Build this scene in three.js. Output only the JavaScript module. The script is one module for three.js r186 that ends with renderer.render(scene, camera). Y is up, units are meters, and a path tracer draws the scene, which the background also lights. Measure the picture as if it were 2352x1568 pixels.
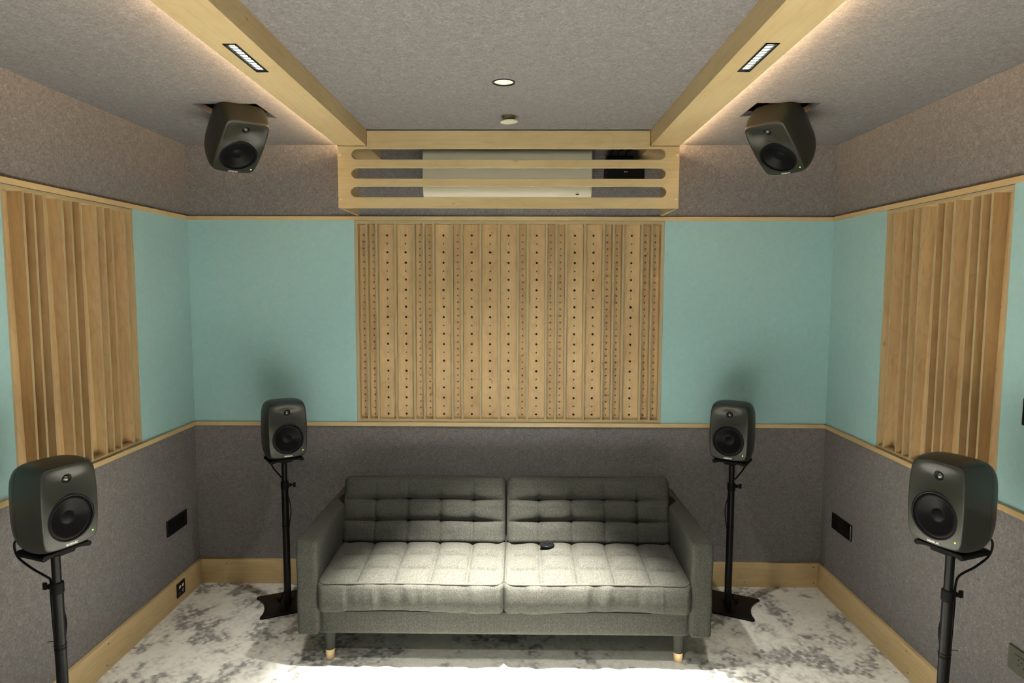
import * as THREE from 'three';
import { mergeGeometries, mergeVertices } from 'three/addons/utils/BufferGeometryUtils.js';
import { RoundedBoxGeometry } from 'three/addons/geometries/RoundedBoxGeometry.js';
import { TextGeometry } from 'three/addons/geometries/TextGeometry.js';
import { FontLoader } from 'three/addons/loaders/FontLoader.js';
import { RectAreaLightUniformsLib } from 'three/addons/lights/RectAreaLightUniformsLib.js';
import { Brush, Evaluator, SUBTRACTION } from 'three-bvh-csg';

// ------------------------------------------------------------------ camera, exposure, lights
const scene = new THREE.Scene();
const renderer = new THREE.WebGLRenderer({ antialias: true });
renderer.toneMapping = THREE.LinearToneMapping;
renderer.toneMappingExposure = 1.0;
renderer.shadowMap.enabled = true;
RectAreaLightUniformsLib.init();
const camera = new THREE.PerspectiveCamera(2 * Math.atan(784 / 1514) * 180 / Math.PI, 2352 / 1568, 0.05, 50);
camera.position.set(0.0635, 1.846, 3.968);
camera.rotation.order = 'YXZ';
camera.rotation.set(-0.0832, 0.0111, 0.0029);

// room dimensions (metres): back wall z = 0, floor y = 0
const XW = 1.925, H = 2.676, ZF = 5.3;
const TRIM_HI = 2.259, TRIM_LO = 1.018, TRIM_H = 0.0225, BASE_H = 0.153;
const COOL = new THREE.Color(1.0, 0.96, 0.84), WARM = new THREE.Color(1.0, 0.67, 0.34);
const LAMP = { down: 500, downFar: 570, spill: 0.028, linear: 15, linearFar: 4, cove: 235 };
const DOWN = [[-0.004, 1.20, LAMP.down], [0.0, 3.05, LAMP.downFar], [0.0, 4.55, LAMP.downFar]];  // last downlight is added, unseen, to bounce light onto the grille
const LINEAR_Z = [[1.735, LAMP.linear], [3.6, LAMP.linearFar]];

// ------------------------------------------------------------------ helpers
function rng(seed) { let s = seed >>> 0; return () => { s = (s + 0x6D2B79F5) | 0; let t = Math.imul(s ^ (s >>> 15), 1 | s); t = (t + Math.imul(t ^ (t >>> 7), 61 | t)) ^ t; return ((t ^ (t >>> 14)) >>> 0) / 4294967296; }; }
const taken = {};
function numbered(n) { if (!(n in taken)) { taken[n] = 0; return n; } taken[n]++; return n + '_' + String(taken[n]).padStart(3, '0'); }
function tag(o, label, category, group) { o.userData.label = label; if (category) o.userData.category = category; if (group) o.userData.group = group; return o; }
function thing(name, label, category, pos = [0, 0, 0], turn = 0, group) {
  const g = new THREE.Group(); g.name = numbered(name); g.position.set(...pos); g.rotation.y = turn; scene.add(g);
  return tag(g, label, category, group);
}
function struct(name, label, category) { const g = new THREE.Group(); g.name = name; scene.add(g); g.userData.kind = 'structure'; return tag(g, label, category); }
function part(name, geo, mat, parent, pos, rot) {
  const m = new THREE.Mesh(geo, mat); m.name = name; if (pos) m.position.set(...pos); if (rot) m.rotation.set(...rot); parent.add(m); return m;
}
function box(x0, x1, y0, y1, z0, z1) { const g = new THREE.BoxGeometry(x1 - x0, y1 - y0, z1 - z0); g.translate((x0 + x1) / 2, (y0 + y1) / 2, (z0 + z1) / 2); return g; }
const AX = ['x', 'y', 'z'];
// uv in metres from positions; grain runs along axis "grain"; with "thick" given, faces across that axis become ply edges (material index 1)
function woodUV(geo, grain = 1, thick = -1, ou = 0, ov = 0) {
  let g = geo.index ? geo.toNonIndexed() : geo;
  g.clearGroups();
  const p = g.attributes.position, n = p.count, uv = new Float32Array(n * 2);
  g.computeBoundingBox(); const bb = g.boundingBox, lo = bb.min.toArray(), hi = bb.max.toArray();
  const a = new THREE.Vector3(), b = new THREE.Vector3(), c = new THREE.Vector3(), nn = new THREE.Vector3();
  const sides = [];
  for (let i = 0; i < n; i += 3) {
    a.fromBufferAttribute(p, i); b.fromBufferAttribute(p, i + 1); c.fromBufferAttribute(p, i + 2);
    nn.subVectors(b, a).cross(c.clone().sub(a));
    const m = [Math.abs(nn.x), Math.abs(nn.y), Math.abs(nn.z)], ax = m.indexOf(Math.max(...m));
    const edge = thick >= 0 && ax !== thick;
    sides.push(edge ? 1 : 0);
    for (let k = 0; k < 3; k++) {
      const q = [p.getX(i + k), p.getY(i + k), p.getZ(i + k)]; let u, v;
      if (edge) { const rest = [0, 1, 2].find(t => t !== ax && t !== thick); u = (q[thick] - lo[thick]) / Math.max(1e-6, hi[thick] - lo[thick]); v = q[rest] + ov; }
      else if (ax === grain) { const r = [0, 1, 2].filter(t => t !== ax); u = q[r[0]] + ou; v = q[r[1]] + ov; }
      else { const r = [0, 1, 2].find(t => t !== ax && t !== grain); u = q[r] + ou; v = q[grain] + ov; }
      uv[(i + k) * 2] = u; uv[(i + k) * 2 + 1] = v;
    }
  }
  g.setAttribute('uv', new THREE.BufferAttribute(uv, 2));
  if (thick >= 0) { let s = 0; for (let t = 1; t <= sides.length; t++) if (t === sides.length || sides[t] !== sides[s]) { g.addGroup(s * 3, (t - s) * 3, sides[s]); s = t; } }
  return g;
}
// a box with rounded edges on a dense grid, displaced by fn(position, normal)
function softBox(w, h, d, r, nx, ny, nz, fn) {
  let g = new THREE.BoxGeometry(w, h, d, nx, ny, nz); g.deleteAttribute('uv'); g.deleteAttribute('normal'); g = mergeVertices(g, 1e-5);
  const p = g.attributes.position, v = new THREE.Vector3(), q = new THREE.Vector3(), nrm = new THREE.Vector3();
  const hx = w / 2 - r, hy = h / 2 - r, hz = d / 2 - r, c = (x, a) => Math.max(-a, Math.min(a, x));
  for (let i = 0; i < p.count; i++) {
    v.fromBufferAttribute(p, i); q.set(c(v.x, hx), c(v.y, hy), c(v.z, hz)); nrm.subVectors(v, q).normalize();
    v.copy(q).addScaledVector(nrm, r); if (fn) fn(v, nrm); p.setXYZ(i, v.x, v.y, v.z);
  }
  g.computeVertexNormals(); return g;
}
function tube(points, r, seg = 40, rad = 8) { return new THREE.TubeGeometry(new THREE.CatmullRomCurve3(points.map(q => new THREE.Vector3(...q))), seg, r, rad, false); }
function cyl(r0, r1, h, seg = 32) { return new THREE.CylinderGeometry(r0, r1, h, seg); }
const smooth = (a, b, x) => { const t = Math.max(0, Math.min(1, (x - a) / (b - a))); return t * t * (3 - 2 * t); };

// ------------------------------------------------------------------ periodic noise and textures
function makeNoise(seed) {
  const R = rng(seed), T = new Float32Array(65536); for (let i = 0; i < 65536; i++) T[i] = R() * 2 - 1;
  const at = (x, y, px, py) => T[(((x % px) + px) % px) * 256 + (((y % py) + py) % py) & 65535];
  const n2 = (x, y, px, py) => {
    const xi = Math.floor(x), yi = Math.floor(y); let fx = x - xi, fy = y - yi; fx = fx * fx * fx * (fx * (fx * 6 - 15) + 10); fy = fy * fy * fy * (fy * (fy * 6 - 15) + 10);
    const a = at(xi, yi, px, py), b = at(xi + 1, yi, px, py), c = at(xi, yi + 1, px, py), d = at(xi + 1, yi + 1, px, py);
    return a + (b - a) * fx + (c - a) * fy + (a - b - c + d) * fx * fy;
  };
  return (u, v, fx, fy, oct = 4, gain = 0.5) => { let s = 0, a = 1, t = 0; for (let o = 0; o < oct; o++) { s += a * n2(u * fx + o * 17, v * fy + o * 31, fx, fy); t += a; a *= gain; fx *= 2; fy *= 2; if (fx > 255 || fy > 255) break; } return s / t; };
}
function tex(w, h, rgba, metresU, metresV, srgb) {
  const t = new THREE.DataTexture(rgba, w, h, THREE.RGBAFormat); t.wrapS = t.wrapT = THREE.RepeatWrapping; t.magFilter = THREE.LinearFilter; t.minFilter = THREE.LinearMipmapLinearFilter; t.generateMipmaps = true;
  if (srgb) t.colorSpace = THREE.SRGBColorSpace; t.repeat.set(1 / metresU, 1 / metresV); t.needsUpdate = true; return t;
}
const enc = x => { x = Math.max(0, Math.min(1, x)); return Math.round(255 * (x <= 0.0031308 ? 12.92 * x : 1.055 * Math.pow(x, 1 / 2.4) - 0.055)); };
function fibreField(N, count, len, seed) { // felt: short curved fibres laid at random
  const R = rng(seed), f = new Float32Array(N * N);
  for (let i = 0; i < count; i++) {
    let x = R() * N, y = R() * N, a = R() * Math.PI * 2; const L = len * (0.5 + R()), s = (R() - 0.5) * 2, turn = (R() - 0.5) * 0.10, st = s * (0.4 + R() * 0.6);
    for (let k = 0; k < L; k++) { const xi = ((x | 0) % N + N) % N, yi = ((y | 0) % N + N) % N; f[yi * N + xi] += st; x += Math.cos(a); y += Math.sin(a); a += turn; }
  }
  const g = new Float32Array(N * N); // 3x3 blur
  for (let y = 0; y < N; y++) for (let x = 0; x < N; x++) { let s = 0; for (let j = -1; j <= 1; j++) for (let i = -1; i <= 1; i++) s += f[((y + j + N) % N) * N + (x + i + N) % N] * (i && j ? 0.5 : 1); g[y * N + x] = s / 7; }
  return g;
}
function feltTextures(base, contrast, mottled, seed, N = 1536, m = 1.2) {
  const f = fibreField(N, 160000, 13, seed), no = makeNoise(seed + 5), c = new Uint8Array(N * N * 4), b = new Uint8Array(N * N * 4);
  for (let y = 0; y < N; y++) for (let x = 0; x < N; x++) {
    const i = y * N + x, q = no(x / N, y / N, 60, 60, 3, 0.6) * mottled, k = Math.exp((f[i] * 0.5 + q) * contrast), w = f[i] * 0.02;
    c[i * 4] = enc(base[0] * k * (1 + w)); c[i * 4 + 1] = enc(base[1] * k); c[i * 4 + 2] = enc(base[2] * k * (1 - w)); c[i * 4 + 3] = 255;
    const h = Math.max(0, Math.min(255, 128 + f[i] * 40)); b[i * 4] = b[i * 4 + 1] = b[i * 4 + 2] = h; b[i * 4 + 3] = 255;
  }
  return [tex(N, N, c, m, m, true), tex(N, N, b, m, m, false)];
}
function woodTextures(base, dark, seed, N = 1024, m = 1.3, figure = 0.10) { // rotary-cut birch veneer, grain along v
  const no = makeNoise(seed), n3 = makeNoise(seed + 9), c = new Uint8Array(N * N * 4), R = rng(seed + 3);
  const field = new Float32Array(N * N);
  for (let y = 0; y < N; y++) for (let x = 0; x < N; x++) {
    const u = x / N, v = y / N, warp = no(u, v, 3, 1, 4, 0.55);
    const rings = Math.sin((warp * 6 + no(u, v, 7, 4, 4, 0.55) * 1.5) * Math.PI * 2);
    const fig = Math.pow(Math.max(0, rings), 3), blot = n3(u, v, 5, 3, 4, 0.55), fine = n3(u, v, 200, 6, 1), pore = Math.max(0, n3(u + 0.3, v, 120, 10, 2) - 0.45);
    field[y * N + x] = figure * fig + 0.5 * (blot * 0.85 + 0.42) + 0.10 * fine + 0.5 * pore;
  }
  for (let k = 0; k < 9; k++) { const kx = R() * N, ky = R() * N, s = 2 + R() * 3; for (let j = -30; j <= 30; j++) for (let i = -12; i <= 12; i++) { const d = Math.exp(-(i * i) / (s * s) - (j * j) / (s * s * 5)); field[((ky + j | 0) + N) % N * N + ((kx + i | 0) + N) % N] += d * 0.9; } }
  for (let i = 0; i < N * N; i++) { const t = Math.min(1, Math.max(0, field[i])); for (let k = 0; k < 3; k++) c[i * 4 + k] = enc(base[k] * (1 - t) + dark[k] * t); c[i * 4 + 3] = 255; }
  return tex(N, N, c, m, m, true);
}
function plyEdgeTexture(seed) { // layers of ply seen from the edge: u across the sheet
  const W = 64, N = 256, no = makeNoise(seed), c = new Uint8Array(W * N * 4);
  for (let y = 0; y < N; y++) for (let x = 0; x < W; x++) {
    const u = x / W, ply = u * 5, k = Math.floor(ply), e = Math.abs(ply - k - 0.5) * 2, n = no(u, y / N, 32, 16, 3);
    let t = (k % 2 ? 0.74 : 0.95) * (1 - 0.22 * smooth(0.75, 1, e)) * (1 + 0.18 * n); if (n > 0.62 && k % 2) t *= 0.3;
    c.set([enc(0.37 * t), enc(0.29 * t), enc(0.165 * t), 255], (y * W + x) * 4);
  }
  return tex(W, N, c, 1, 0.5, true);
}
const M = {};
{
  const [f1, b1] = feltTextures([0.120, 0.112, 0.114], 1.3, 0.10, 11);
  M.felt = new THREE.MeshStandardMaterial({ map: f1, bumpMap: b1, bumpScale: 0.0012, roughness: 1 });
  const [f2, b2] = feltTextures([0.275, 0.45, 0.475], 0.10, 0.5, 23);
  M.teal = new THREE.MeshStandardMaterial({ map: f2, bumpMap: b2, bumpScale: 0.0006, roughness: 1 });
  const w1 = woodTextures([0.50, 0.38, 0.205], [0.31, 0.20, 0.085], 41), w2 = woodTextures([0.44, 0.308, 0.158], [0.24, 0.138, 0.058], 57, 1024, 0.9, 0.17);
  M.birch = new THREE.MeshPhysicalMaterial({ map: w1, roughness: 0.5 });
  M.birchWarm = new THREE.MeshPhysicalMaterial({ map: w2, roughness: 0.55 });
  M.plyEdge = new THREE.MeshStandardMaterial({ map: plyEdgeTexture(71), roughness: 0.65 });
  M.dark = new THREE.MeshStandardMaterial({ color: new THREE.Color().setRGB(0.012, 0.012, 0.013), roughness: 0.9 });
  M.board = new THREE.MeshStandardMaterial({ color: new THREE.Color().setRGB(0.22, 0.20, 0.19), roughness: 1 });
  M.cabinet = new THREE.MeshPhysicalMaterial({ color: new THREE.Color().setRGB(0.016, 0.0165, 0.013), roughness: 0.34, metalness: 0.0, specularIntensity: 0.45 });
  M.cone = new THREE.MeshPhysicalMaterial({ color: new THREE.Color().setRGB(0.0035, 0.0035, 0.004), roughness: 0.34, specularIntensity: 0.09 });
  M.rim = new THREE.MeshPhysicalMaterial({ color: new THREE.Color().setRGB(0.005, 0.005, 0.005), roughness: 0.35, specularIntensity: 0.2 });
  M.dome = new THREE.MeshStandardMaterial({ color: new THREE.Color().setRGB(0.09, 0.09, 0.08), roughness: 0.28, metalness: 0.7 });
  M.black = new THREE.MeshPhysicalMaterial({ color: new THREE.Color().setRGB(0.005, 0.005, 0.0055), roughness: 0.36, specularIntensity: 0.22 });
  M.rubber = new THREE.MeshPhysicalMaterial({ color: new THREE.Color().setRGB(0.005, 0.005, 0.005), roughness: 0.6, specularIntensity: 0.12 });
  M.logo = new THREE.MeshStandardMaterial({ color: new THREE.Color().setRGB(0.85, 0.85, 0.82), roughness: 0.4 });
  M.led = new THREE.MeshStandardMaterial({ color: 0x335500, emissive: new THREE.Color(0.35, 1.0, 0.05), emissiveIntensity: 2.2, roughness: 0.4 });
  M.plastic = new THREE.MeshStandardMaterial({ color: new THREE.Color().setRGB(0.72, 0.675, 0.54), roughness: 0.45 });
  M.plasticGrey = new THREE.MeshStandardMaterial({ color: new THREE.Color().setRGB(0.30, 0.29, 0.25), roughness: 0.5 });
  M.bronze = new THREE.MeshStandardMaterial({ color: new THREE.Color().setRGB(0.11, 0.09, 0.05), roughness: 0.6 });
  M.olive = new THREE.MeshStandardMaterial({ color: new THREE.Color().setRGB(0.045, 0.047, 0.032), roughness: 0.55 });
  M.chrome = new THREE.MeshStandardMaterial({ color: new THREE.Color().setRGB(0.75, 0.75, 0.72), roughness: 0.18, metalness: 1 });
  M.brass = new THREE.MeshStandardMaterial({ color: new THREE.Color().setRGB(0.75, 0.62, 0.38), roughness: 0.35, metalness: 0.6 });
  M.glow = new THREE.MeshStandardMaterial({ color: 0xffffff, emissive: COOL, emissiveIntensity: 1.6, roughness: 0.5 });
  M.glowWarm = new THREE.MeshStandardMaterial({ color: 0xffffff, emissive: WARM, emissiveIntensity: 1.0, roughness: 0.5 });
  M.oak = new THREE.MeshStandardMaterial({ map: woodTextures([0.62, 0.46, 0.26], [0.42, 0.28, 0.13], 83, 256, 0.4), roughness: 0.5 });
  // sofa fabric: melange weave
  { const N = 512, no = makeNoise(91), R = rng(92), c = new Uint8Array(N * N * 4), b = new Uint8Array(N * N * 4), warp = [], weft = [];
    for (let i = 0; i < N; i++) { warp.push(R() - 0.5); weft.push(R() - 0.5); }
    for (let y = 0; y < N; y++) for (let x = 0; x < N; x++) {
      const over = ((x >> 1) + (y >> 1)) & 1, s = R() - 0.5, slub = no(x / N, y / N, over ? 80 : 180, over ? 180 : 80, 1), k = Math.exp(s * 0.7 + slub * 0.5 + (over ? warp[x] : weft[y]) * 0.2), i = (y * N + x) * 4;
      c[i] = enc(0.031 * k); c[i + 1] = enc(0.031 * k); c[i + 2] = enc(0.027 * k); c[i + 3] = 255;
      b[i] = b[i + 1] = b[i + 2] = Math.max(0, Math.min(255, 128 + slub * 70 + s * 60)); b[i + 3] = 255;
    }
    M.fabric = new THREE.MeshPhysicalMaterial({ map: tex(N, N, c, 0.35, 0.35, true), bumpMap: tex(N, N, b, 0.35, 0.35, false), bumpScale: 0.0004, roughness: 0.95, specularIntensity: 0.3 });
  }
  // carpet: pale pile with darker distressed patches
  { const N = 2048, no = makeNoise(101), n2 = makeNoise(131), R = rng(107), c = new Uint8Array(N * N * 4);
    for (let y = 0; y < N; y++) for (let x = 0; x < N; x++) {
      const u = x / N, v = y / N, big = no(u, v, 11, 9, 5, 0.58), mid = n2(u, v, 38, 30, 4, 0.65), fine = n2(u + 0.5, v, 230, 230, 1), s = R() - 0.5;
      const soft = smooth(-0.62, 0.55, big * 1.0 + mid * 0.9), core = smooth(0.05, 0.4, mid + big * 0.5 + fine * 0.22);
      let t = 0.52 * soft * (0.9 + 0.4 * fine + 0.4 * s) + 0.36 * core * (0.8 + 0.7 * s) + 0.12 * fine + 0.17 * s;
      t = Math.max(0, Math.min(1, t)); const i = (y * N + x) * 4;
      c[i] = enc(0.66 * (1 - t) + 0.15 * t); c[i + 1] = enc(0.655 * (1 - t) + 0.15 * t); c[i + 2] = enc(0.62 * (1 - t) + 0.148 * t); c[i + 3] = 255;
    }
    const K = 512, b = new Uint8Array(K * K * 4), R2 = rng(109), nb = makeNoise(113);
    for (let i = 0; i < K * K; i++) { const h = 128 + 70 * nb((i % K) / K, ((i / K) | 0) / K, 128, 128, 1) + 90 * (R2() - 0.5); b[i * 4] = b[i * 4 + 1] = b[i * 4 + 2] = h; b[i * 4 + 3] = 255; }
    M.carpet = new THREE.MeshStandardMaterial({ map: tex(N, N, c, 3.9, 3.9, true), bumpMap: tex(K, K, b, 0.6, 0.6, false), bumpScale: 0.004, roughness: 1 });
  }
}
const tone = (m, r, g, b) => { const c = m.clone(); c.color = new THREE.Color().setRGB(r, g, b); return c; };
const WARMS = [M.birchWarm, tone(M.birchWarm, 0.82, 0.76, 0.68), tone(M.birchWarm, 1.06, 1.08, 1.1), tone(M.birchWarm, 0.92, 0.90, 0.86)]; // sheets of slightly different veneer
const PLY = [M.birch, M.plyEdge], PLYS = WARMS.map(m => [m, M.plyEdge]);

// ------------------------------------------------------------------ the room
const floor = struct('floor', 'pale carpet with smoky dark grey distressed patches', 'carpet');
part('carpet', woodUV(box(-XW - 0.1, XW + 0.1, -0.05, 0, -0.1, ZF + 0.1), 2), M.carpet, floor);

const RECB = { x: 0.925, y0: TRIM_LO, y1: TRIM_HI - TRIM_H };            // opening of the rear panel
const RECS = { z0: 0.563, z1: 1.429 };                                    // opening of the side diffusers
const back = struct('wall_back', 'rear wall clad in grey and teal felt', 'wall');
part('felt_panel', woodUV(box(-XW - 0.1, XW + 0.1, TRIM_HI - TRIM_H, H + 0.01, -0.1, 0), 1), M.felt, back);
part('felt_panel', woodUV(box(-XW - 0.1, XW + 0.1, 0, TRIM_LO, -0.1, 0), 1, -1, 0.4, 0.3), M.felt, back);
tag(part('teal_felt_panel', woodUV(box(-XW - 0.1, -RECB.x, RECB.y0, RECB.y1, -0.1, 0), 1), M.teal, back), 'teal felt panel');
tag(part('teal_felt_panel', woodUV(box(RECB.x, XW + 0.1, RECB.y0, RECB.y1, -0.1, 0), 1), M.teal, back), 'teal felt panel');
part('backing_slab', box(-XW - 0.2, XW + 0.2, -0.05, 3.1, -0.2, -0.1), M.board, back);
for (const s of [-1, 1]) {
  const w = struct(s < 0 ? 'wall_left' : 'wall_right', s < 0 ? 'side wall clad in grey and teal felt, with a socket in its baseboard' : 'side wall clad in grey and teal felt, with a blank plate low down', 'wall');
  const X = (a, b) => s < 0 ? [-b, -a] : [a, b];
  const pb = (y0, y1, z0, z1, m, name, o) => part(name, woodUV(box(...X(XW, XW + 0.1), y0, y1, z0, z1), 1, -1, o, o * 0.7), m, w);
  pb(RECB.y1, H + 0.01, 0, ZF, M.felt, 'felt_panel', 0.2 * s + 0.3);
  pb(0, TRIM_LO, 0, ZF, M.felt, 'felt_panel', 0.35 * s);
  tag(pb(RECB.y0, RECB.y1, 0, RECS.z0, M.teal, 'teal_felt_panel', 0.1), 'teal felt panel');
  tag(pb(RECB.y0, RECB.y1, RECS.z1, ZF, M.teal, 'teal_felt_panel', 0.6), 'teal felt panel');
  part('backing_slab', box(...X(XW + 0.1, XW + 0.2), -0.05, 3.1, -0.1, ZF + 0.1), M.board, w);
}
const front = struct('wall_front', 'grey and teal felt wall facing the sofa', 'wall');
part('felt_panel', woodUV(box(-XW - 0.1, XW + 0.1, RECB.y1, H + 0.01, ZF, ZF + 0.1), 1), M.felt, front);
part('felt_panel', woodUV(box(-XW - 0.1, XW + 0.1, 0, RECB.y0, ZF, ZF + 0.1), 1), M.felt, front);
tag(part('teal_felt_panel', woodUV(box(-XW - 0.1, XW + 0.1, RECB.y0, RECB.y1, ZF, ZF + 0.1), 1), M.teal, front), 'teal felt panel');
part('backing_slab', box(-XW - 0.2, XW + 0.2, -0.05, 3.1, ZF + 0.1, ZF + 0.2), M.board, front);

// ceiling with openings for the speakers, hatches and downlights
const HOLES = [{ x: -1.293, z: 0.753, w: 0.294, d: 0.262 }, { x: 1.280, z: 0.770, w: 0.290, d: 0.250 }];
const HATCH = [{ x: -1.495, z: 0.462, w: 0.280, d: 0.134 }, { x: 1.497, z: 0.490, w: 0.280, d: 0.140 }];
const ceil = struct('ceiling', 'grey felt ceiling', 'ceiling');
{
  const sh = new THREE.Shape([[-XW - 0.1, -0.1], [XW + 0.1, -0.1], [XW + 0.1, ZF + 0.1], [-XW - 0.1, ZF + 0.1]].map(q => new THREE.Vector2(...q)));
  const rect = (h, e) => new THREE.Path([[h.x - h.w / 2 - e, h.z - h.d / 2 - e], [h.x + h.w / 2 + e, h.z - h.d / 2 - e], [h.x + h.w / 2 + e, h.z + h.d / 2 + e], [h.x - h.w / 2 - e, h.z + h.d / 2 + e]].map(q => new THREE.Vector2(...q)));
  HOLES.forEach(h => sh.holes.push(rect(h, 0))); HATCH.forEach(h => sh.holes.push(rect(h, 0.0022)));
  DOWN.forEach(([x, z]) => { const c = new THREE.Path(); c.absarc(x, z, 0.044, 0, Math.PI * 2); sh.holes.push(c); });
  const g = new THREE.ExtrudeGeometry(sh, { depth: 0.03, bevelEnabled: false, curveSegments: 24 }); g.rotateX(Math.PI / 2); g.translate(0, H + 0.03, 0);
  part('felt_panel', woodUV(g, 2), M.felt, ceil);
  HATCH.forEach(h => part('hatch', woodUV(box(h.x - h.w / 2, h.x + h.w / 2, H, H + 0.02, h.z - h.d / 2, h.z + h.d / 2), 2), M.felt, ceil));
  part('added_roof_slab', box(-XW - 0.2, XW + 0.2, 3.0, 3.1, -0.2, ZF + 0.2), M.board, ceil);  // added above the ceiling openings so light cannot leak
}

// wooden trims and baseboards
{
  const T = 0.012; let n = 1;
  const tr = (y1, kind, grp) => {
    const mk = (g, grain, what) => { const m = part('trim_' + n++, woodUV(g, grain, -1, n * 0.37, n * 0.21), M.birch, scene); m.userData.kind = 'structure'; tag(m, what, 'trim'); };
    mk(box(-XW + T, XW - T, y1 - TRIM_H, y1, 0, T), 0, `${kind} wooden trim strip along the rear wall`);
    mk(box(-XW, -XW + T, y1 - TRIM_H, y1, 0, ZF), 2, `${kind} wooden trim strip on the side wall with the baseboard socket`);
    mk(box(XW - T, XW, y1 - TRIM_H, y1, 0, ZF), 2, `${kind} wooden trim strip on the side wall opposite the baseboard socket`);
  };
  tr(TRIM_HI, 'upper'); tr(TRIM_LO, 'lower');
  const B = 0.018;
  const mb = (name, g, grain, what) => { const m = part(name, woodUV(g, grain, -1, 0.2, 0.9), M.birch, scene); m.userData.kind = 'structure'; tag(m, what, 'baseboard'); };
  mb('baseboard_back', box(-XW + B, XW - B, 0, BASE_H, 0, B), 0, 'wide birch baseboard under the rear wall, behind the sofa');
  mb('baseboard_left', box(-XW, -XW + B, 0, BASE_H, 0, ZF), 2, 'wide birch baseboard holding a black power socket');
  mb('baseboard_right', box(XW - B, XW, 0, BASE_H, 0, ZF), 2, 'wide birch baseboard along the wall without a socket');
}

{
  const sc = cyl(0.003, 0.003, 0.0016, 10), bb = n => scene.getObjectByName(n);
  for (const [x, y] of [[-1.75, 0.128], [-1.74, 0.03], [-1.2, 0.06], [1.46, 0.03], [1.88, 0.128], [1.885, 0.03]]) part('screw', sc, M.dark, bb('baseboard_back'), [x, y, 0.0181], [Math.PI / 2, 0, 0]);
  for (const s of [-1, 1]) for (const [z, y] of [[0.95, 0.128], [0.97, 0.03], [1.4, 0.12]]) part('screw', sc, M.dark, bb(s < 0 ? 'baseboard_left' : 'baseboard_right'), [s * (XW - 0.0181), y, z], [0, 0, Math.PI / 2]);
}

// ------------------------------------------------------------------ slotted diffusers in the side walls
const NARROW = 0.0465, WIDE = 0.0985, FIN = 0.012;
for (const s of [-1, 1]) {
  const d = thing('slat_diffuser', s < 0 ? 'birch ply slatted diffuser recessed in the wall with the baseboard socket' : 'birch ply slatted diffuser recessed in the wall opposite the baseboard socket', 'diffuser', [s * XW, RECB.y0, RECS.z0], 0, 'slatted diffusers in the side walls');
  const hgt = RECB.y1 - RECB.y0 - 0.002, len = RECS.z1 - RECS.z0, FR = 0.0145, D = 0.098, R = rng(200 + s);
  const bx = (a0, a1, y0, y1, z0, z1, th, v = 0) => woodUV(s < 0 ? box(-a1, -a0, y0, y1, z0, z1) : box(a0, a1, y0, y1, z0, z1), 1, th, v * 0.43, v * 0.29);
  // local x runs into the wall
  const F0 = 0.002;
  part('frame_rail', bx(F0, D, 0.001, FR, 0, len, 1), PLY, d); part('frame_rail', bx(F0, D, hgt - FR, hgt, 0, len, 1), PLY, d);
  part('frame_stile', bx(F0, D, FR, hgt - FR, 0, FR, 2), PLY, d); part('frame_stile', bx(F0, D, FR, hgt - FR, len - FR, len, 2), PLY, d);
  const seq = [NARROW, WIDE, NARROW, NARROW, WIDE, NARROW, NARROW, WIDE, NARROW, NARROW, WIDE];
  const total = seq.reduce((a, b) => a + b) + 10 * FIN, k = (len - 2 * FR - 10 * FIN) / (total - 10 * FIN);
  const finG = [0, 1, 2].map(v => bx(F0, D, FR, hgt - FR, -FIN / 2, FIN / 2, 2, v));
  let z = FR;
  seq.forEach((w0, i) => {
    const w = w0 * k, tilt = 0.019, dep = w0 === WIDE ? 0.045 : 0.047;
    const hh = hgt - 2 * FR, g = woodUV(new THREE.BoxGeometry(0.006, hh - 0.002, w - 0.001), 1, -1, R(), R());
    part('well_board', g, WARMS[(i * 5 + (s > 0 ? 2 : 0)) % 4], d, [s * (dep + tilt / 2 + 0.003), FR + hh / 2, z + w / 2], [0, 0, -s * Math.atan(tilt / hh)]);
    z += w;
    if (i < 10) { part('fin', finG[i % 3], PLYS[[0, 3, 0, 2, 1, 3, 0, 3, 1, 1][i]], d, [0, 0, z + FIN / 2]); z += FIN; }
  });
}

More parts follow.
